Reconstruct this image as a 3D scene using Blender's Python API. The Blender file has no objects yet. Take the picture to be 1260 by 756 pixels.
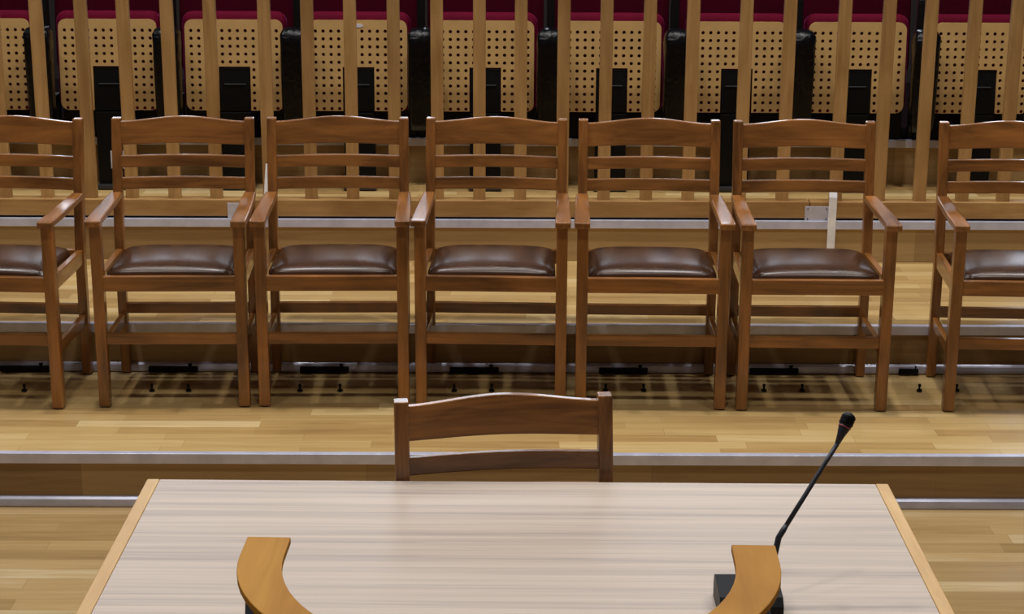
import bpy, bmesh, math, random
from mathutils import Vector, Matrix
random.seed(7)
C = bpy.context.scene.collection
S = bpy.context.scene

# ------------------------------------------------------------------ camera
F_PX, TH, ROLL, YAW, HC = 2260.6935, .2821, .0052, -.0056, 2.4084
fw0 = Vector((-math.sin(YAW), math.cos(YAW), 0)); rt0 = Vector((math.cos(YAW), math.sin(YAW), 0)); z0 = Vector((0, 0, 1))
fwd = fw0*math.cos(TH) - z0*math.sin(TH)
up0 = fw0*math.sin(TH) + z0*math.cos(TH)
rt = rt0*math.cos(ROLL) + up0*math.sin(ROLL)
up = up0*math.cos(ROLL) - rt0*math.sin(ROLL)
cam_data = bpy.data.cameras.new('camera')
cam_data.sensor_width = 36
cam_data.lens = F_PX/1260*36
cam_data.clip_start = .05
cam = bpy.data.objects.new('camera', cam_data); C.objects.link(cam)
M = Matrix((rt, up, -fwd)).transposed().to_4x4(); M.translation = (0, 0, HC)
cam.matrix_world = M
S.camera = cam

# ------------------------------------------------------------------ world, lamps, exposure
w = bpy.data.worlds.new('hall_ambient'); S.world = w; w.use_nodes = True
bg = w.node_tree.nodes['Background']
bg.inputs[0].default_value = (.85, .9, 1, 1); bg.inputs[1].default_value = .035
S.view_settings.view_transform = 'Standard'; S.view_settings.look = 'None'
S.view_settings.exposure = -.1; S.view_settings.gamma = 1
try: S.view_settings.use_curve_mapping = False
except Exception: pass

def lamp(name, loc, power, size, color=(1, .97, .94), target=None, spread=math.pi):
    d = bpy.data.lights.new(name, 'AREA'); d.shape = 'DISK'; d.size = size; d.energy = power; d.color = color; d.spread = spread
    o = bpy.data.objects.new(name, d); C.objects.link(o); o.location = loc
    if target is not None:
        v = Vector(target) - Vector(loc)
        o.rotation_euler = v.to_track_quat('-Z', 'Y').to_euler()
    return o
for x in (-3.9, -1.4, 1.1, 3.6):
    lamp('ceiling_downlight', (x, 6.5, 7.2), 96, .26)
for x in (-2.6, 0, 2.6):
    lamp('ceiling_downlight', (x, 8.6, 7.4), 30, .3)
    lamp('ceiling_downlight', (x, 3.4, 7.0), 57, .4)
d = lamp('rim_light_strip', (0, 7.2, 7.0), 125, 1, (.94, .96, 1)); d.data.shape = 'RECTANGLE'; d.data.size = 11; d.data.size_y = .18  # strip light added for continuous rim highlights on the edges
# row of cool light panels added at the far end for sheen on tops and edges
for x in (-7.2, -4.0, -.8, 2.4, 5.6):
    d = lamp('sheen_panel', (x, 19, 4.6), 140, 1, (.8, .88, 1), (x, 0, 3.4)); d.data.shape = 'RECTANGLE'; d.data.size = 2.2; d.data.size_y = 3.4

# ------------------------------------------------------------------ materials
def new_mat(name):
    m = bpy.data.materials.new(name); m.use_nodes = True
    nt = m.node_tree; b = nt.nodes['Principled BSDF']
    return m, nt, b
def lin(c):
    return tuple(((v/255)/12.92 if v/255 <= .04045 else ((v/255+.055)/1.055)**2.4) for v in c) + (1,)
def N(nt, t, **kw):
    n = nt.nodes.new(t)
    for k, v in kw.items(): setattr(n, k, v)
    return n
def ramp(nt, stops):
    r = N(nt, 'ShaderNodeValToRGB'); e = r.color_ramp.elements
    while len(e) < len(stops): e.new(.5)
    for i, (p, c) in enumerate(stops): e[i].position = p; e[i].color = c
    return r
def plain(name, c, rough=.5, metal=0, spec=.5, coat=0, noise=0):
    m, nt, b = new_mat(name)
    b.inputs['Base Color'].default_value = lin(c); b.inputs['Roughness'].default_value = rough
    b.inputs['Metallic'].default_value = metal; b.inputs['Specular IOR Level'].default_value = spec
    b.inputs['Coat Weight'].default_value = coat
    tc = N(nt, 'ShaderNodeTexCoord'); n = N(nt, 'ShaderNodeTexNoise'); n.inputs['Scale'].default_value = 14; n.inputs['Detail'].default_value = 4
    nt.links.new(tc.outputs['Object'], n.inputs['Vector'])
    k = .12 if not noise else noise
    r = ramp(nt, [(.3, tuple(v*(1-k) for v in lin(c)[:3])+(1,)), (.7, tuple(min(1, v*(1+k)) for v in lin(c)[:3])+(1,))])
    nt.links.new(n.outputs['Fac'], r.inputs['Fac']); nt.links.new(r.outputs['Color'], b.inputs['Base Color'])
    return m
def wood(name, dark, light, axis, rough=.35, scale=1.0, coat=.25, figure=.5, mid=None, cr=.2):
    m, nt, b = new_mat(name)
    tc = N(nt, 'ShaderNodeTexCoord'); oi = N(nt, 'ShaderNodeObjectInfo')
    mul = N(nt, 'ShaderNodeMath', operation='MULTIPLY'); mul.inputs[1].default_value = 31.7
    nt.links.new(oi.outputs['Random'], mul.inputs[0])
    add = N(nt, 'ShaderNodeVectorMath', operation='ADD')
    nt.links.new(tc.outputs['Object'], add.inputs[0]); nt.links.new(mul.outputs[0], add.inputs[1])
    mp = N(nt, 'ShaderNodeMapping')
    s = [26*scale]*3; s['xyz'.index(axis)] = 1.8*scale
    mp.inputs['Scale'].default_value = s
    nt.links.new(add.outputs[0], mp.inputs['Vector'])
    n = N(nt, 'ShaderNodeTexNoise'); n.inputs['Scale'].default_value = 1; n.inputs['Detail'].default_value = 6; n.inputs['Roughness'].default_value = .6; n.inputs['Distortion'].default_value = 1.2
    nt.links.new(mp.outputs[0], n.inputs['Vector'])
    mp2 = N(nt, 'ShaderNodeMapping'); s2 = [7*scale]*3; s2['xyz'.index(axis)] = 2.4*scale
    mp2.inputs['Scale'].default_value = s2
    nt.links.new(add.outputs[0], mp2.inputs['Vector'])
    n2 = N(nt, 'ShaderNodeTexNoise'); n2.inputs['Scale'].default_value = 1; n2.inputs['Detail'].default_value = 3; n2.inputs['Distortion'].default_value = .8
    nt.links.new(mp2.outputs[0], n2.inputs['Vector'])
    mx = N(nt, 'ShaderNodeMix'); mx.inputs[0].default_value = figure
    nt.links.new(n.outputs['Fac'], mx.inputs[2]); nt.links.new(n2.outputs['Fac'], mx.inputs[3])
    st = [(.35, lin(dark)), (.65, lin(light))] if mid is None else [(.3, lin(dark)), (.5, lin(mid)), (.7, lin(light))]
    r = ramp(nt, st)
    nt.links.new(mx.outputs[0], r.inputs['Fac'])
    hs = N(nt, 'ShaderNodeHueSaturation')
    mr = N(nt, 'ShaderNodeMapRange'); mr.inputs[3].default_value = .9; mr.inputs[4].default_value = 1.1
    nt.links.new(oi.outputs['Random'], mr.inputs[0]); nt.links.new(mr.outputs[0], hs.inputs['Value'])
    nt.links.new(r.outputs['Color'], hs.inputs['Color']); nt.links.new(hs.outputs[0], b.inputs['Base Color'])
    b.inputs['Roughness'].default_value = rough; b.inputs['Coat Weight'].default_value = coat; b.inputs['Coat Roughness'].default_value = cr
    bp = N(nt, 'ShaderNodeBump'); bp.inputs['Strength'].default_value = .05
    nt.links.new(n.outputs['Fac'], bp.inputs['Height']); nt.links.new(bp.outputs[0], b.inputs['Normal'])
    return m
def boards(name, cols, row, length, vertical=False, rough=.3, grain=.55, offs=(0, 0)):
    """strip parquet: short staves end to end in rows along X, each its own tone"""
    m, nt, b = new_mat(name)
    tc = N(nt, 'ShaderNodeTexCoord'); sp = N(nt, 'ShaderNodeSeparateXYZ'); cb = N(nt, 'ShaderNodeCombineXYZ')
    nt.links.new(tc.outputs['Object'], sp.inputs[0])
    nt.links.new(sp.outputs[0], cb.inputs[0]); nt.links.new(sp.outputs[2 if vertical else 1], cb.inputs[1])
    ad = N(nt, 'ShaderNodeVectorMath', operation='ADD'); ad.inputs[1].default_value = (offs[0], offs[1], 0)
    nt.links.new(cb.outputs[0], ad.inputs[0])
    def brick(rw, ln, off, frq):
        br = N(nt, 'ShaderNodeTexBrick', offset=off, offset_frequency=frq, squash=1.35, squash_frequency=3)
        br.inputs['Scale'].default_value = 1; br.inputs['Brick Width'].default_value = ln; br.inputs['Row Height'].default_value = rw
        br.inputs['Mortar Size'].default_value = .0009; br.inputs['Mortar Smooth'].default_value = .3; br.inputs['Bias'].default_value = 0
        br.inputs['Color1'].default_value = (0, 0, 0, 1); br.inputs['Color2'].default_value = (1, 1, 1, 1); br.inputs['Mortar'].default_value = (.15, .15, .15, 1)
        nt.links.new(ad.outputs[0], br.inputs['Vector'])
        return br
    b1 = brick(row, length, .37, 2)
    mp = N(nt, 'ShaderNodeMapping'); mp.inputs['Scale'].default_value = (2.2, 42, 1)
    nt.links.new(ad.outputs[0], mp.inputs['Vector'])
    n = N(nt, 'ShaderNodeTexNoise'); n.inputs['Scale'].default_value = 1; n.inputs['Detail'].default_value = 7; n.inputs['Roughness'].default_value = .62; n.inputs['Distortion'].default_value = .7
    nt.links.new(mp.outputs[0], n.inputs['Vector'])
    mp2 = N(nt, 'ShaderNodeMapping'); mp2.inputs['Scale'].default_value = (.9, 2.2, 1)
    nt.links.new(ad.outputs[0], mp2.inputs['Vector'])
    n2 = N(nt, 'ShaderNodeTexNoise'); n2.inputs['Scale'].default_value = 1; n2.inputs['Detail'].default_value = 3
    nt.links.new(mp2.outputs[0], n2.inputs['Vector'])
    mx = N(nt, 'ShaderNodeMix'); mx.inputs[0].default_value = grain
    nt.links.new(b1.outputs['Color'], mx.inputs[2]); nt.links.new(n.outputs['Fac'], mx.inputs[3])
    mx2 = N(nt, 'ShaderNodeMix'); mx2.inputs[0].default_value = .28
    nt.links.new(mx.outputs[0], mx2.inputs[2]); nt.links.new(n2.outputs['Fac'], mx2.inputs[3])
    k = len(cols)
    r = ramp(nt, [(.22+.56*i/(k-1), lin(c)) for i, c in enumerate(cols)])
    nt.links.new(mx2.outputs[0], r.inputs['Fac'])
    dk = N(nt, 'ShaderNodeMix', data_type='RGBA', blend_type='MULTIPLY'); dk.inputs[0].default_value = .22
    inv = N(nt, 'ShaderNodeMath', operation='SUBTRACT'); inv.inputs[0].default_value = 1
    nt.links.new(b1.outputs['Fac'], inv.inputs[1])
    nt.links.new(r.outputs['Color'], dk.inputs[6]); nt.links.new(inv.outputs[0], dk.inputs[7])
    nt.links.new(dk.outputs[2], b.inputs['Base Color'])
    b.inputs['Roughness'].default_value = rough
    return m
def zebrano(name):
    m, nt, b = new_mat(name)
    tc = N(nt, 'ShaderNodeTexCoord')
    def ns(sx, sy, det, dist):
        mp = N(nt, 'ShaderNodeMapping'); mp.inputs['Scale'].default_value = (sx, sy, 1)
        nt.links.new(tc.outputs['Object'], mp.inputs['Vector'])
        n = N(nt, 'ShaderNodeTexNoise'); n.inputs['Scale'].default_value = 1; n.inputs['Detail'].default_value = det; n.inputs['Distortion'].default_value = dist
        nt.links.new(mp.outputs[0], n.inputs['Vector']); return n
    a = ns(.3, 27, 2, .12); c = ns(2.2, 150, 4, .3)
    mx = N(nt, 'ShaderNodeMix'); mx.inputs[0].default_value = .45
    nt.links.new(a.outputs['Fac'], mx.inputs[2]); nt.links.new(c.outputs['Fac'], mx.inputs[3])
    r = ramp(nt, [(.36, lin((170, 155, 146))), (.47, lin((190, 174, 160))), (.62, lin((205, 188, 172)))])
    nt.links.new(mx.outputs[0], r.inputs['Fac']); nt.links.new(r.outputs['Color'], b.inputs['Base Color'])
    b.inputs['Roughness'].default_value = .4; b.inputs['Specular IOR Level'].default_value = .25
    return m
def leather(name, c, rough=.36):
    m, nt, b = new_mat(name)
    tc = N(nt, 'ShaderNodeTexCoord'); n = N(nt, 'ShaderNodeTexNoise'); n.inputs['Scale'].default_value = 9; n.inputs['Detail'].default_value = 5
    nt.links.new(tc.outputs['Object'], n.inputs['Vector'])
    r = ramp(nt, [(.3, tuple(v*.75 for v in lin(c)[:3])+(1,)), (.7, tuple(v*1.3 for v in lin(c)[:3])+(1,))])
    nt.links.new(n.outputs['Fac'], r.inputs['Fac']); nt.links.new(r.outputs['Color'], b.inputs['Base Color'])
    v = N(nt, 'ShaderNodeTexVoronoi'); v.inputs['Scale'].default_value = 260
    nt.links.new(tc.outputs['Object'], v.inputs['Vector'])
    bp = N(nt, 'ShaderNodeBump'); bp.inputs['Strength'].default_value = .06
    nt.links.new(v.outputs['Distance'], bp.inputs['Height']); nt.links.new(bp.outputs[0], b.inputs['Normal'])
    b.inputs['Roughness'].default_value = rough
    return m

CD, CL = (90, 53, 20), (174, 113, 54)
MW = {a: wood('chair_wood_'+a, CD, CL, a, rough=.32, coat=.55, cr=.12) for a in 'xyz'}
SL = {a: wood('balustrade_wood_'+a, (150, 110, 62), (188, 148, 94), a, rough=.42, coat=.1) for a in 'xz'}
BENT = wood('bent_plywood', (160, 100, 26), (214, 156, 62), 'y', rough=.65, scale=.9, coat=0, figure=.7)
BENT.node_tree.nodes['Principled BSDF'].inputs['Specular IOR Level'].default_value = .15
EDGE = wood('oak_edge', (188, 144, 84), (212, 172, 110), 'y', rough=.4, scale=1.6, coat=0)
TOP = zebrano('zebrano_laminate')
LEA = leather('brown_leather', (66, 40, 23), .27)
FLOORM = boards('floor_parquet', [(126, 98, 60), (162, 132, 86), (184, 154, 106), (208, 190, 152)], .074, .62)
TIERM = boards('platform_parquet', [(144, 108, 62), (180, 146, 92), (200, 169, 112), (218, 196, 150)], .066, .48, offs=(.21, .013))
RISM = boards('riser_boards', [(122, 94, 58), (152, 122, 80), (176, 146, 100), (192, 164, 118)], .19, .72, vertical=True, rough=.45, offs=(.1, .002))
ALU = plain('aluminium', (204, 206, 226), .3, .3)
ALUW = plain('bright_aluminium', (244, 244, 250), .4, 0)
DKG = plain('dark_grey_metal', (52, 52, 58), .4, .3)
BLK = plain('black_metal', (8, 8, 9), .5, spec=.2)
STEM = plain('grey_gooseneck', (44, 46, 56), .45, spec=.4)
BLKP = plain('black_plastic', (6, 7, 10), .45, spec=.2)
VINYL = leather('black_vinyl', (4, 4, 7), .3)
VINYL.node_tree.nodes['Principled BSDF'].inputs['Specular IOR Level'].default_value = .3
RED = plain('crimson_fabric', (84, 0, 28), .8, spec=.1)
rb = RED.node_tree.nodes['Principled BSDF']; rb.inputs['Sheen Weight'].default_value = .35; rb.inputs['Sheen Roughness'].default_value = .3; rb.inputs['Sheen Tint'].default_value = (1, .08, .45, 1)
REDD = plain('shaded_red_fabric', (52, 0, 16), .9, spec=.05)  # seat red darkened, the backrest's shade put into the colour
PLY = plain('perforated_plywood', (186, 149, 94), .45, noise=.06)
PAPER = plain('white_label', (205, 205, 215), .6)
REDP = plain('red_ring', (150, 40, 60), .4)
CHR = plain('chrome', (210, 210, 215), .12, 1)
DARKTOP = plain('dark_tier_top', (18, 9, 12), .95, spec=.05)  # upper tier top coloured dark so the gaps between seats stay unlit
WALLM = plain('dark_wall', (26, 16, 13), .8)

nt = VINYL.node_tree; tc = N(nt, 'ShaderNodeTexCoord'); nz = N(nt, 'ShaderNodeTexNoise'); nz.inputs['Scale'].default_value = 16; nz.inputs['Detail'].default_value = 2; nz.inputs['Distortion'].default_value = 1
bp = N(nt, 'ShaderNodeBump'); bp.inputs['Strength'].default_value = .4; bp.inputs['Distance'].default_value = .02
nt.links.new(tc.outputs['Object'], nz.inputs['Vector']); nt.links.new(nz.outputs['Fac'], bp.inputs['Height']); nt.links.new(bp.outputs[0], nt.nodes['Principled BSDF'].inputs['Normal'])

# ------------------------------------------------------------------ geometry helpers
def box(bm, c, s, rot=None):
    r = bmesh.ops.create_cube(bm, size=1)
    for v in r['verts']:
        p = Vector((v.co.x*s[0], v.co.y*s[1], v.co.z*s[2]))
        if rot: p = rot @ p
        v.co = p + Vector(c)
    return bm
def hexa(bm, lo, hi):
    """solid between two quads given as 4 points each (same winding)"""
    a = [bm.verts.new(p) for p in lo]; b = [bm.verts.new(p) for p in hi]
    bm.faces.new(a[::-1]); bm.faces.new(b)
    for i in range(4):
        j = (i+1) % 4
        bm.faces.new((a[i], a[j], b[j], b[i]))
    return bm
def rect(cx, cy, z, sx, sy):
    return [(cx-sx/2, cy-sy/2, z), (cx+sx/2, cy-sy/2, z), (cx+sx/2, cy+sy/2, z), (cx-sx/2, cy+sy/2, z)]
def loft(bm, rings, cap=True):
    R = [[bm.verts.new(p) for p in ring] for ring in rings]
    n = len(R[0])
    for a, b in zip(R, R[1:]):
        for i in range(n):
            j = (i+1) % n
            bm.faces.new((a[i], a[j], b[j], b[i]))
    if cap:
        bm.faces.new(R[0][::-1]); bm.faces.new(R[-1])
    return bm
def circ(c, r, n, ax1=(1, 0, 0), ax2=(0, 1, 0)):
    c = Vector(c); a = Vector(ax1); b = Vector(ax2)
    return [c + a*r*math.cos(2*math.pi*i/n) + b*r*math.sin(2*math.pi*i/n) for i in range(n)]
def tube(bm, pts, radii, n=14):
    pts = [Vector(p) for p in pts]; rings = []
    for i, p in enumerate(pts):
        d = (pts[min(i+1, len(pts)-1)] - pts[max(i-1, 0)]).normalized()
        s = Vector((0, 1, 0)) if abs(d.y) < .9 else Vector((1, 0, 0))
        a = d.cross(s).normalized(); b = d.cross(a).normalized()
        r = radii[i] if isinstance(radii, (list, tuple)) else radii
        rings.append(circ(p, r, n, a, b))
    return loft(bm, rings)
def obj(name, bm, mat, parent=None, bevel=0, smooth=False, seg=2):
    bmesh.ops.recalc_face_normals(bm, faces=bm.faces[:])
    me = bpy.data.meshes.new(name); bm.to_mesh(me); bm.free()
    for m in (mat if isinstance(mat, (list, tuple)) else [mat]): me.materials.append(m)
    o = bpy.data.objects.new(name, me); C.objects.link(o)
    if parent: o.parent = parent
    if smooth:
        for p in me.polygons: p.use_smooth = True
    if bevel:
        b = o.modifiers.new('bevel', 'BEVEL'); b.width = bevel; b.segments = seg; b.limit_method = 'ANGLE'; b.angle_limit = math.radians(40); b.harden_normals = False
    return o
def tag(o, label, cat, group=None):
    o['label'] = label; o['category'] = cat
    if group: o['group'] = group
    return o
def thing(name, label, cat, loc=(0, 0, 0), rz=0, group=None):
    o = bpy.data.objects.new(name, None); C.objects.link(o); o.empty_display_size = .1
    o.location = loc; o.rotation_euler = (0, 0, rz)
    return tag(o, label, cat, group)
def struct(name, bm, mat, bevel=0):
    o = obj(name, bm, mat, None, bevel); o['kind'] = 'structure'; return o
def kids(o): return [c for c in bpy.data.objects if c.parent == o]
def dup(root, loc, rz=None, label=None):
    def rec(o, par):
        c = o.copy(); C.objects.link(c); c.parent = par
        for k in kids(o): rec(k, c)
        return c
    r = rec(root, None); r.location = loc
    if rz is not None: r.rotation_euler = (0, 0, rz)
    if label: r['label'] = label
    return r
NB = bmesh.new

# ------------------------------------------------------------------ the setting: floor, stepped platforms, metal trims
Y1, Y2, Y3, Y4 = 5.8468, 6.752, 7.7229, 8.48
Z1 = .1902; Z2 = Z1+.1892; Z3 = Z2+.1814; Z4 = .772
XL, XR = -5.5, 5.5
bm = NB(); box(bm, (0, 3.0, -.05), (XR-XL, 9, .1)); struct('floor', bm, FLOORM)
def tier(y0, y1, zb, zt, top=None):
    bm = NB(); box(bm, (0, (y0+.012+y1)/2, (zb+zt-.004)/2), (XR-XL, y1-y0-.012, zt-.004-zb)); 
    bm.faces.ensure_lookup_table()
    o = struct('step_platform', bm, [top or TIERM, RISM])
    for p in o.data.polygons: p.material_index = 0 if p.normal.z > .5 else 1
    return o
tier(Y1, Y2+.4, 0, Z1); tier(Y2, Y3+.4, Z1-.02, Z2); tier(Y3, Y4+.4, Z2-.02, Z3); tier(Y4, 10.2, Z3-.02, Z4, DARKTOP)
tn = [0]
def trim(bm, mat=None, bevel=.002):
    tn[0] += 1; return struct('trim_%d' % tn[0], bm, mat or ALU, bevel)
def nosing(y, z, h=.036, d=.03):
    bm = NB(); L = XR-XL
    prof = [(y, z-h), (y+.012, z-h), (y+.012, z-.004), (y+d, z-.004), (y+d, z), (y+.002, z)]
    loft(bm, [[(x, a, b) for a, b in prof] for x in (XL, XR)]); return trim(bm)
for y, z in ((Y1, Z1), (Y2, Z2), (Y3, Z3), (Y4, Z4)): nosing(y, z)
def base_strip(y, z):
    bm = NB()
    prof = [(y-.008, z), (y+.012, z), (y+.012, z+.034), (y+.004, z+.034), (y-.004, z+.026), (y-.008, z+.01)]
    loft(bm, [[(x, a, b) for a, b in prof] for x in (XL, XR)]); return trim(bm)
base_strip(Y1, 0); base_strip(Y2, Z1)
bm = NB(); box(bm, (0, 10.25, .8), (XR-XL, .1, 1.6)); struct('wall_back', bm, WALLM)
# the dais the photographer's chair stands on
bm = NB(); box(bm, (0, .9, .405), (5, 3.2, .81)); struct('dais_platform', bm, [TIERM])

# ------------------------------------------------------------------ armchairs
WF, WR, DP, ARM, TOPH, TOPD = .5071, .4961, .3982, .7019, .9766, .4717
def back_y(z):                      # centre line of the rear posts
    if z < .46: return DP
    return DP + (TOPD-DP)*((z-.46)/(TOPH-.46))**1.15
def make_armchair(label, group):
    t = thing('armchair', label, 'chair', group=group)
    for s in (-1, 1):
        x = s*WF/2
        bm = NB(); hexa(bm, rect(x, 0, 0, .040, .044), rect(x, 0, ARM-.022, .040, .046)); obj('front_leg', bm, MW['z'], t, .004)
    for s in (-1, 1):
        x = s*WR/2; bm = NB()
        zs = [0, .2, .44, .52, .62, .72, .82, .9, TOPH]
        loft(bm, [rect(x, back_y(z), z, .035, .036) for z in zs]); obj('back_post', bm, MW['z'], t, .004)
    for s in (-1, 1):
        bm = NB(); rings = []
        for y, wd, dx, dz in ((-.046, .055, .003, -.002), (-.02, .056, .003, 0), (.12, .055, .002, .001), (.28, .05, -.001, .003), (.40, .044, -.003, .006)):
            cx = s*(WF/2+dx); z1 = ARM+dz
            rings.append([(cx-wd/2, y, z1-.023), (cx+wd/2, y, z1-.023), (cx+wd/2, y, z1), (cx-wd/2, y, z1)])
        loft(bm, rings); obj('armrest', bm, MW['y'], t, .005, seg=3)
    # seat frame: four rails in one frame
    bm = NB(); box(bm, (0, -.004, .462), (WF-.03, .026, .055)); obj('front_rail', bm, MW['x'], t, .003)
    bm = NB(); box(bm, (0, DP, .462), (WR-.02, .024, .055)); obj('back_rail', bm, MW['x'], t, .003)
    for s in (-1, 1):
        bm = NB(); hexa(bm, rect(0, 0, 0, 1, 1), rect(0, 0, 1, 1, 1))
        for v in bm.verts:
            f = v.co.y+.5; xx = s*((WF*(1-f)+WR*f)/2); v.co = Vector((xx+v.co.x*.024, .01+f*(DP-.02), .434+v.co.z*.056))
        obj('side_rail', bm, MW['y'], t, .003)
        bm = NB(); hexa(bm, rect(0, 0, 0, 1, 1), rect(0, 0, 1, 1, 1))
        for v in bm.verts:
            f = v.co.y+.5; xx = s*((WF*(1-f)+WR*f)/2); v.co = Vector((xx+v.co.x*.02, .01+f*(DP-.02), .196+v.co.z*.042))
        obj('side_stretcher', bm, MW['y'], t, .003)
    bm = NB(); box(bm, (0, -.002, .2555), (WF-.03, .022, .041)); obj('front_stretcher', bm, MW['x'], t, .003)
    bm = NB(); box(bm, (0, DP, .2555), (WR-.02, .022, .041)); obj('back_stretcher', bm, MW['x'], t, .003)
    # upholstered pad: rounded trapezoid dome
    bm = NB(); nx, ny = 26, 20; grid = []
    def shape(u, v, k):
        a = math.copysign(abs(u)**1.0, u)
        hw = (.232 - .008*(v+1)/2)
        y = .008 + (v+1)/2*(DP-.03)
        r = (1-abs(u)**6)*(1-abs(v)**6)
        x = u*hw
        cr = max(0, abs(u)-.75)/.25; cv = max(0, abs(v)-.78)/.22     # rounded corners in plan
        if cr > 0 and cv > 0:
            m = math.hypot(cr, cv)
            if m > 1:
                x = math.copysign(hw*(.75+.25*cr/m), u); vv = math.copysign(.78+.22*cv/m, v); y = .008+(vv+1)/2*(DP-.03)
                r = 0
        h = .488 + .032*max(0, r)**.5 + .010*(1-u*u)*(1-v*v)
        return (x, y, h if k else .47)
    for j in range(ny+1):
        row = []
        for i in range(nx+1):
            u = math.sin((2*i/nx-1)*math.pi/2); v = math.sin((2*j/ny-1)*math.pi/2)
            row.append(bm.verts.new(shape(u, v, 1)))
        grid.append(row)
    for j in range(ny):
        for i in range(nx): bm.faces.new((grid[j][i], grid[j][i+1], grid[j+1][i+1], grid[j+1][i]))
    bmesh.ops.remove_doubles(bm, verts=bm.verts[:], dist=.0004)
    ed = [e for e in bm.edges if e.is_boundary]
    ex = bmesh.ops.extrude_edge_only(bm, edges=ed)
    for v in [g for g in ex['geom'] if isinstance(g, bmesh.types.BMVert)]: v.co.z = .468
    ed = [e for e in bm.edges if e.is_boundary]
    bmesh.ops.holes_fill(bm, edges=ed, sides=0)
    o = obj('seat_pad', bm, LEA, t, 0, True)
    # crest rail and two cross slats, bowed backwards and arched
    def slat(name, zlo, zhi, arch_lo, arch_hi, th=.018, bow=.016):
        bm = NB(); rings = []; n = 22; hw = WR/2-.012
        for i in range(n+1):
            u = 2*i/n-1; x = u*hw
            e = (math.cos(u*math.pi)+1)/2
            a = zlo+arch_lo*e; b = zhi+arch_hi*e
            yy = bow*(1-u*u)
            ya = back_y(a)+yy; yb = back_y(b)+yy
            rings.append([(x, ya-th/2, a), (x, ya+th/2, a), (x, yb+th/2, b), (x, yb-th/2, b)])
        loft(bm, rings); return obj(name, bm, MW['x'], t, .003)
    slat('crest_rail', .877, .963, .004, .017)
    slat('back_slat', .792, .836, .002, .002); slat('back_slat', .711, .755, .001, .001)
    return t
CH = [  # x, y, rotation, label
 (-1.8629, 6.3418, -.058, 'wooden armchair cut off by the left edge of the photo'),
 (-1.1912, 6.3525, .0197, 'wooden armchair second in the row from the left, standing apart from the cut-off one'),
 (-.6116, 6.3672, .0194, 'wooden armchair whose right arm touches the one behind the desk chair'),
 (-.0403, 6.365, -.0374, 'wooden armchair in the middle of the row, straight behind the desk chair'),
 (.5402, 6.347, -.0227, 'wooden armchair just right of the middle one, behind the right end of the desk chair'),
 (1.1263, 6.3337, -.0107, 'wooden armchair in front of the white upright metal bracket, beyond the microphone'),
 (1.8799, 6.318, -.0515, 'wooden armchair cut off by the right edge, a wide gap on its left'),
]
first = None
for x, y, r, lb in CH:
    if first is None:
        first = make_armchair(lb, 'wooden armchairs lined up on the platform'); first.location = (x, y, Z1); first.rotation_euler = (0, 0, r)
    else: dup(first, (x, y, Z1), r, lb)
# the chair at the desk (fit gives the top of its back)
rz = .11
oy = Vector((.0039, 4.1778+.034, 0)) - Matrix.Rotation(rz, 3, 'Z') @ Vector((0, TOPD, 0))
dc = dup(first, (oy.x, oy.y, 0), rz, 'wooden chair pushed in behind the desk, only its arched back showing above the desktop')
dc.name = 'desk_chair'
dc.scale = (1, 1, .984)
if 'group' in dc: del dc['group']

# ------------------------------------------------------------------ desk
TZ, TY, TX, TW, TR, TD = .7778, 4.1195, .0383, 1.779, -.0096, .86
t = thing('desk', 'long desk with striped grey-beige top and oak end strips, filling the foreground', 'desk', (TX, TY, 0), TR)
bm = NB(); box(bm, (0, -TD/2, TZ-.014), (TW-.062, TD, .028)); obj('desktop', bm, TOP, t, .0015)
for s in (-1, 1):
    bm = NB(); box(bm, (s*(TW/2-.0155), -TD/2, TZ-.0145), (.030, TD, .031)); obj('edge_strip', bm, EDGE, t, .002)
for s in (-1, 1):
    bm = NB(); box(bm, (s*(TW/2-.06), -TD/2-.02, (TZ-.03)/2), (.03, TD-.26, TZ-.03)); obj('side_panel', bm, EDGE, t, .002)
bm = NB(); box(bm, (0, -TD+.12, .46), (TW-.15, .02, .55)); obj('modesty_panel', bm, EDGE, t, .002)

# ------------------------------------------------------------------ microphone
t = thing('desk_microphone', 'black gooseneck microphone on the right half of the desk', 'microphone', (.503, 3.43, TZ))
bm = NB()
prof = [(-.06, .0), (-.066, .012), (-.066, .03), (-.05, .045), (.035, .056), (.052, .05), (.058, .03), (.058, 0)]
loft(bm, [[(x*k, a*k, b) for a, b in prof] for x, k in ((-.066, .97), (-.063, 1), (.063, 1), (.066, .97))]); base = obj('microphone_base', bm, BLKP, t, .011, seg=4)
bm = NB(); box(bm, (.0, -.012, .052), (.05, .03, .004)); obj('talk_button', bm, BLK, base, .002)
P0, P1, P2, P3 = Vector((.05, .035, .045)), Vector((.065, .05, .132)), Vector((.193, .150, .299)), Vector((.219, .172, .352))
d1 = (P2-P1).normalized()
bm = NB(); tube(bm, [P0, P0.lerp(P1, .5)+Vector((-.001, 0, 0)), P1, P1+d1*.018, P1+d1*.03], [.0068, .0064, .0066, .0064, .0052], 12); obj('gooseneck_joint', bm, STEM, t, 0, True)
bm = NB(); tube(bm, [P1+d1*.02, P1.lerp(P2, .4), P1.lerp(P2, .8), P2], [.0052, .005, .0048, .005], 12); obj('gooseneck_stem', bm, STEM, t, 0, True)
dh = (P3-P2).normalized(); L = (P3-P2).length
bm = NB(); tube(bm, [P2, P2+dh*L*.3, P2+dh*L*.62, P2+dh*L*.72], [.0050, .008, .0128, .0138], 18); hd = obj('microphone_head', bm, STEM, t, 0, True)
bm = NB(); tube(bm, [P2+dh*L*.60, P2+dh*L*.64], [.0134, .0140], 18); obj('indicator_ring', bm, REDP, hd, 0, True)['label'] = 'red ring below the grille'
bm = NB(); pts = []; rad = []
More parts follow.
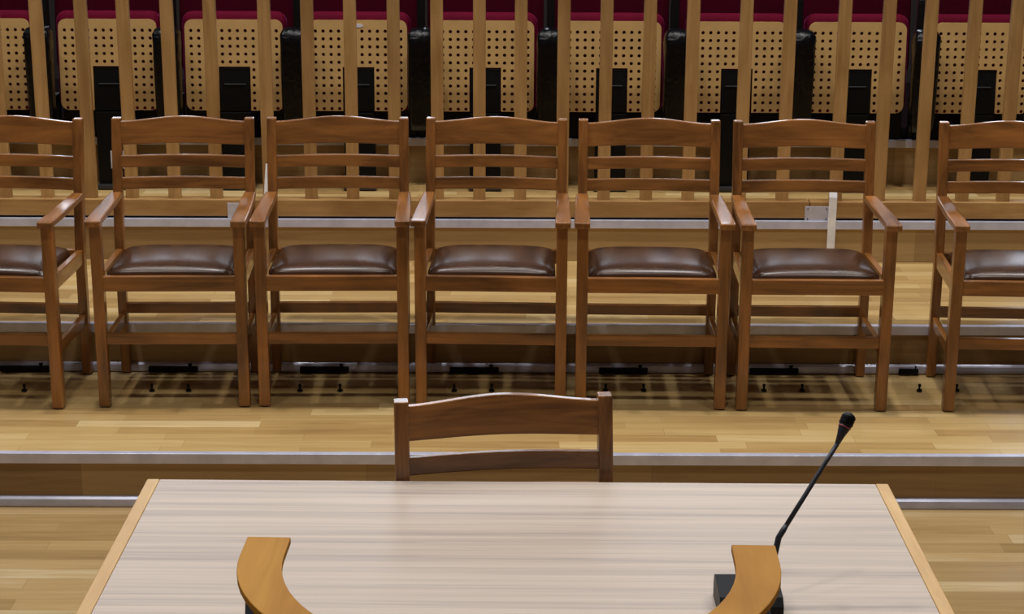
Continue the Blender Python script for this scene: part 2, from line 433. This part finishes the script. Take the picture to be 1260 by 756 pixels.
for k in range(9):
    f = .70+.44*k/8; pts.append(P2+dh*L*f); rad.append(.0146*(1-.9*max(0, (k-5)/3)**2.5) + (.0008 if k % 2 else 0))
tube(bm, pts, rad, 18); obj('microphone_grille', bm, BLK, hd, 0, True)

# ------------------------------------------------------------------ balustrade panels
bal = [-3.08, -2.89, -2.70, -2.515, -2.33, -2.147, -1.965, -1.777, -1.6, -1.416, -1.236, -1.007, -.826, -.646, -.463, -.28, -.1, .076, .257, .437, .62, .802, 1.026, 1.21, 1.441, 1.628, 1.805, 1.99, 2.168, 2.35, 2.535, 2.72, 2.91, 3.1]
YB = Y3+.05
def panel(xs, x0, x1, label):
    t = thing('balustrade_panel', label, 'balustrade', ((x0+x1)/2, YB, Z3), group='slatted balustrade along the third step')
    cx = (x0+x1)/2
    bm = NB(); box(bm, (0, 0, .0455), (x1-x0, .07, .073)); obj('bottom_rail', bm, SL['x'], t, .003)
    bm = NB(); box(bm, (0, .002, .0045), (x1-x0, .06, .009)); obj('rail_shadow_strip', bm, BLK, t)  # black strip standing in for the shadow gap under the rail
    bm = NB(); box(bm, (0, 0, 1.08), (x1-x0, .07, .05)); obj('top_rail', bm, SL['x'], t, .004)
    for x in xs:
        bm = NB(); box(bm, (x-cx, 0, .57), (.053, .034, .985)); obj('slat', bm, SL['z'], t, .004)
panel(bal[:11], -3.2, -1.124, 'slatted wooden balustrade panel behind the two leftmost armchairs')
panel(bal[11:24], -1.120, 1.325, 'long slatted wooden balustrade panel behind the middle armchairs')
panel(bal[24:], 1.329, 3.22, 'slatted wooden balustrade panel right of the white upright bracket')

# ------------------------------------------------------------------ metal brackets at the panel joints
def bracket(loc, side, label, lean=0, yaw=0):
    t = thing('rail_bracket', label, 'bracket', loc, 0, 'metal brackets at the balustrade joints')
    R = Matrix.Rotation(yaw, 3, 'Z'); bm = NB()
    prof = [(-.012, -.19), (-.012, .105), (.008, .165)]
    w2 = .017
    rings = []
    for y, z in prof:
        sh = lean*(z+.19)
        rings.append([R @ Vector((x, yy, 0)) + Vector((sh, 0, z)) for x, yy in ((-w2, y-.0025), (w2, y-.0025), (w2, y+.0025), (-w2, y+.0025))])
    loft(bm, rings); obj('upright_bar', bm, ALUW, t, .001)
    bm = NB(); loft(bm, [circ((.0, -.004-.0025*k, .135), .004, 10, (1, 0, 0), (0, 0, 1)) for k in (0, 1)]); obj('bolt_head', bm, BLK, t)
    bm = NB(); box(bm, (side*.065, .0, .03), (.105, .004, .066)); pl = obj('fixing_plate', bm, ALU, t, .001)
    for a in (-.04, .04):
        for b in (-.022, .022):
            bm = NB(); loft(bm, [circ((side*.065+a, -.002-.002*k, .03+b), .003, 8, (1, 0, 0), (0, 0, 1)) for k in (0, 1)]); obj('screw', bm, BLK, pl)
    return t
bracket((1.424, Y3-.004+.016, Z3), -1, 'bright metal bracket standing upright behind the armchair beyond the microphone')

# ------------------------------------------------------------------ tip-up theatre seats
def rounded(hw, z0, z1, r, n=6):
    pts = []
    for cx, cz, a0 in ((hw-r, z0+r, -90), (hw-r, z1-r, 0), (-hw+r, z1-r, 90), (-hw+r, z0+r, 180)):
        for k in range(n+1):
            a = math.radians(a0+90*k/n); pts.append((cx+r*math.cos(a), cz+r*math.sin(a)))
    return pts
def make_seat(label, group):
    """origin on the step floor under the front of the folded seat board"""
    t = thing('theatre_seat', label, 'theatre seat', group=group)
    HW, ZB, ZT = .222, .366, .778
    tilt = Matrix.Rotation(math.radians(-4), 3, 'X')
    # plywood board with a leg notch and drilled holes
    bm = NB()
    r = .035; out = []
    nw, nh = .072, .200
    def arc(cx, cz, a0, rr=r):
        return [(cx+rr*math.cos(math.radians(a0+90*k/5)), cz+rr*math.sin(math.radians(a0+90*k/5))) for k in range(6)]
    out += [(nw, ZB)] + arc(HW-r, ZB+r, -90) + arc(HW-r, ZT-r, 0) + arc(-HW+r, ZT-r, 90) + arc(-HW+r, ZB+r, 180) + [(-nw, ZB), (-nw, ZB+nh), (nw, ZB+nh)]
    def loop(p):
        vs = [bm.verts.new((x, 0, z)) for x, z in p]
        return [bm.edges.new((vs[i], vs[(i+1) % len(vs)])) for i in range(len(vs))]
    ed = loop(out)
    pitch = .0352
    for j in range(11):
        z = ZT-.05-j*pitch
        for i in range(12):
            x = (i-5.5)*pitch
            if abs(x) < nw+.014 and z < ZB+nh+.014: continue
            ed += loop([(x+.0082*math.cos(-2*math.pi*k/8), z+.0082*math.sin(-2*math.pi*k/8)) for k in range(8)])
    bmesh.ops.triangle_fill(bm, use_beauty=True, edges=ed)
    ex = bmesh.ops.extrude_face_region(bm, geom=bm.faces[:])
    for v in [g for g in ex['geom'] if isinstance(g, bmesh.types.BMVert)]: v.co.y += .012
    piv = Vector((0, 0, ZB))
    for v in bm.verts: v.co = tilt @ (v.co-piv) + piv
    obj('seat_board', bm, PLY, t)
    # folded cushion behind the board
    bm = NB(); rings = []
    for k in range(5):                                   # rounded front rim
        a = math.pi/2*k/4; e = .038*(1-math.sin(a)); y = .013+.03*(1-math.cos(a))
        rings.append([(x, y, z) for x, z in rounded(HW+.016-e, ZB-.005+e, ZT+.036-e, .05-e*.5)])
    rings.append([(x, .085, z) for x, z in rounded(HW+.012, ZB, ZT+.034, .05)])
    loft(bm, rings)
    # leg notch hollow behind the board: keep the cushion short there
    for v in bm.verts: v.co = tilt @ (v.co-piv) + piv
    obj('seat_cushion', bm, RED, t, 0, True)
    # backrest
    bm = NB(); loft(bm, [[(x, .13+.10*((z-.5)), z) for x, z in rounded(.268, .50, .925, .07)], [(x, .12+.10*(z-.5)+.09, z) for x, z in rounded(.268, .50, .925, .07)]])
    obj('backrest', bm, REDD, t, .02, True, 3)
    bm = NB(); box(bm, (0, .235, .43), (.51, .13, .43)); obj('dark_backing', bm, BLK, t, .006)  # black box added to darken the space under the seat
    # black pedestal under the notch
    bm = NB(); box(bm, (0, .03, .18), (.142, .05, .355)); box(bm, (0, .036, ZB+nh/2-.004), (.141, .06, nh-.004))
    for v in bm.verts:
        if v.co.z > ZB-.01: v.co = tilt @ (v.co-piv) + piv
    ped = obj('pedestal', bm, BLK, t, .004)
    bm = NB(); box(bm, (0, .02, .011), (.150, .09, .02)); obj('base_plate', bm, DKG, ped, .004)
    bm = NB(); box(bm, (0, .014, .485), (.10, .012, .005)); obj('hinge_bar', bm, DKG, ped, .002)
    return t
YS = 8.325
seats = [(-2.368, 'seat at the left edge, only its right half in view'), (-1.794, 'seat with a white tag on its black leg'),
 (-1.222, 'seat behind the second armchair from the left'), (-.658, 'seat with a small white scratch, behind the third armchair'),
 (-.081, 'seat behind the middle armchair'), (.496, 'seat behind the armchair just right of the middle'),
 (1.066, 'seat behind the armchair with the bright bracket, to its left'), (1.611, 'seat above the wide gap left of the last armchair'), (2.182, 'seat at the right edge, behind the last armchair')]
s0 = None
for x, lb in seats:
    lb = 'tipped-up perforated plywood theatre '+lb
    if s0 is None:
        s0 = make_seat(lb, 'tip-up theatre seats behind the balustrade'); s0.location = (x, YS, Z3); cur = s0
    else: cur = dup(s0, (x, YS, Z3), 0, lb)
    if abs(x+.658) < .01:
        bm = NB(); loft(bm, [[(.003+.021*math.cos(a*math.pi/6), yy, .752+.008*math.sin(a*math.pi/6)) for a in range(12)] for yy in (.0245, .029)])
        obj('scratch_mark', bm, PAPER, cur)['label'] = 'white scratch'
    if abs(x+1.794) < .01:
        ped = [k for k in kids(cur) if k.name.startswith('pedestal')][0]
        bm = NB(); box(bm, (.027, .003, .135), (.076, .003, .083)); obj('paper_tag', bm, PAPER, ped)['label'] = 'white tag'

# black vinyl covered arm consoles between the seats
def make_console(label, group):
    t = thing('arm_console', label, 'armrest', group=group)
    bm = NB(); rings = []
    for z, hw, y0, y1 in ((.30, .052, .01, .11), (.34, .056, -.002, .11), (.6, .058, -.012, .11), (.69, .06, -.018, .12), (.73, .058, -.014, .12), (.752, .045, .004, .11), (.757, .02, .03, .08)):
        ring = []
        for k in range(20):
            a = 2*math.pi*k/20; c, s = math.cos(a), math.sin(a)
            ring.append((hw*math.copysign(abs(c)**.55, c)*(1+.05*math.sin(5*z*9+k)), (y0+y1)/2+(y1-y0)/2*math.copysign(abs(s)**.55, s)+.004*math.sin(k*1.7+z*22), z))
        rings.append(ring)
    loft(bm, rings); obj('vinyl_cover', bm, VINYL, t, 0, True)
    bm = NB(); box(bm, (0, .335, .31), (.022, .04, .2)); box(bm, (0, .23, .39), (.022, .25, .04)); obj('mounting_arm', bm, BLK, t)
    bm = NB(); box(bm, (.0, .19, .78), (.036, .05, .2)); obj('hinge_block', bm, BLK, t, .004)
    return t
cons = [(-2.081, 'between the seat at the left edge and the next one'), (-1.508, 'left of the seat behind the second armchair'), (-.940, 'above the gap between second and third armchair'),
 (-.3695, 'above the gap between third and middle armchair'), (.2075, 'above the right post of the middle armchair'), (.781, 'above the armchair just right of the middle, at its right post'),
 (1.3385, 'above the armchair beyond the microphone'), (1.896, 'above the left post of the last armchair')]
c0 = None
for x, lb in cons:
    lb = 'black vinyl covered armrest '+lb
    if c0 is None:
        c0 = make_console(lb, 'black covered armrests between the theatre seats'); c0.location = (x, 8.19, Z3)
    else: dup(c0, (x, 8.19, Z3), random.uniform(-.06, .06), lb)

# ------------------------------------------------------------------ latch bars on the base strip and floor bolts
bars = [(-1.927, -1.75), (-1.363, -1.169), (-.779, -.589), (-.205, -.008), (.373, .564), (.952, 1.149), (1.531, 1.608)]
who = ['leftmost armchair', 'second armchair', 'third armchair', 'middle armchair', 'armchair right of the middle', 'armchair beyond the microphone', 'gap left of the last armchair']
l0 = b0 = None
for (a, b), wname in zip(bars, who):
    lb = 'flat black latch bar on the metal strip under the '+wname if 'gap' not in wname else 'flat black latch bar on the metal strip in the '+wname
    loc = ((a+b)/2, Y2-.016, Z1)
    if l0 is None:
        hl = (b-a)/2; t = thing('latch_bar', lb, 'latch', loc, 0, 'black latch bars along the second step'); l0 = t
        bm = NB(); box(bm, (0, 0, .012), (.188, .014, .022)); obj('bar', bm, BLK, t, .003)
        bm = NB(); tube(bm, [(.065, -.002, .02), (.065, -.002, .028), (.065, -.002, .034)], [.006, .006, .009], 12); obj('knob', bm, BLK, t)
    else:
        q = dup(l0, loc, 0, lb)
        if b-a < .1:
            q.scale = (.4, 1, 1)
bolts = [(-1.924, 6.506), (-1.782, 6.507), (-1.307, 6.512), (-1.171, 6.514), (-.755, 6.518), (-.605, 6.52), (-.178, 6.524), (-.038, 6.526), (.389, 6.53), (.532, 6.532), (.984, 6.536), (1.128, 6.538), (1.57, 6.542), (1.711, 6.544)]
for i, (x, y) in enumerate(bolts):
    wname = who[i//2]; sd = 'left' if i % 2 == 0 else 'right'
    lb = 'small black floor bolt, %s of the pair %s the %s' % (sd, 'in' if 'gap' in wname else 'under', wname)
    if b0 is None:
        bm = NB(); tube(bm, [(0, 0, 0), (0, 0, .005), (0, 0, .0052), (0, 0, .016), (0, 0, .02), (0, 0, .026)], [.011, .010, .004, .004, .006, .005], 12)
        b0 = tag(obj('floor_bolt', bm, BLK), lb, 'bolt', 'black bolts in the platform floor'); b0.location = (x, y, Z1)
    else: dup(b0, (x, y, Z1), 0, lb)

# ------------------------------------------------------------------ horseshoe chair in front of the camera
t = thing('horseshoe_chair', 'chair in the near foreground, only the two curved plywood arm tips showing', 'chair', (.009, 1.975, .81), -.034)
ZA = .72
def rail_pts(rx, ry, n=40):
    pts = [(-rx, .053)] + [(-rx*math.cos(math.pi*k/n), -ry*math.sin(math.pi*k/n)) for k in range(n+1)] + [(rx, .053)]
    return pts
bm = NB(); rings = []
for (xo, yo), (xi, yi) in zip(rail_pts(.315, .285), rail_pts(.263, .252)):
    rings.append([(xo, yo, ZA-.009), (xi, yi, ZA-.009), (xi, yi, ZA), (xo, yo, ZA)])
loft(bm, rings); obj('arm_rail', bm, BENT, t, .001)
for s in (-1, 1):
    bm = NB(); tube(bm, [(s*.285, -.075, ZA-.010), (s*.292, -.075, .6), (s*.24, -.14, .44)], .011, 12); obj('arm_support', bm, CHR, t, 0, True)['label'] = 'chrome support under the arm rail'
bm = NB(); loft(bm, [[(x, -.05+y, z) for x, y in rounded(.25, -.25, .25, .09)] for z in (.40, .47)]); obj('seat', bm, LEA, t, .02, True, 3)
bm = NB(); n = 24; rings = []
for k in range(n+1):
    a = math.pi*(.2+.6*k/n); x, y = -.278*math.cos(a), -.262*math.sin(a)
    x2, y2 = x*.93, y*.93
    rings.append([(x, y, .46), (x2, y2, .46), (x2, y2, ZA-.009), (x, y, ZA-.009)])
loft(bm, rings); obj('backrest_shell', bm, BENT, t, .003)
for sx in (-1, 1):
    for sy in (-1, 1):
        bm = NB(); tube(bm, [(sx*.24, -.05+sy*.22, 0), (sx*.2, -.05+sy*.2, .41)], [.014, .016], 12); obj('leg', bm, CHR, t, 0, True)

# left-hand bracket, seen nearly edge-on and bent back
def bracket_left():
    t = thing('rail_bracket', 'bent metal bracket between the second and third armchairs, seen nearly edge-on', 'bracket', (-1.013, Y3+.012, Z3), 0, 'metal brackets at the balustrade joints')
    bm = NB(); rings = []
    for x, y, z, wd in ((.0, -.012, .002, .026), (.0, -.012, .10, .026), (.005, .004, .24, .016)):
        rings.append([(x-wd/2, y-.002, z), (x+wd/2, y-.006, z), (x+wd/2, y-.002, z), (x-wd/2, y+.002, z)])
    loft(bm, rings); obj('upright_bar', bm, ALUW, t, .001)
    bm = NB(); box(bm, (-.123, .001, .035), (.10, .004, .066)); obj('fixing_plate', bm, ALU, t, .001)
bracket_left()
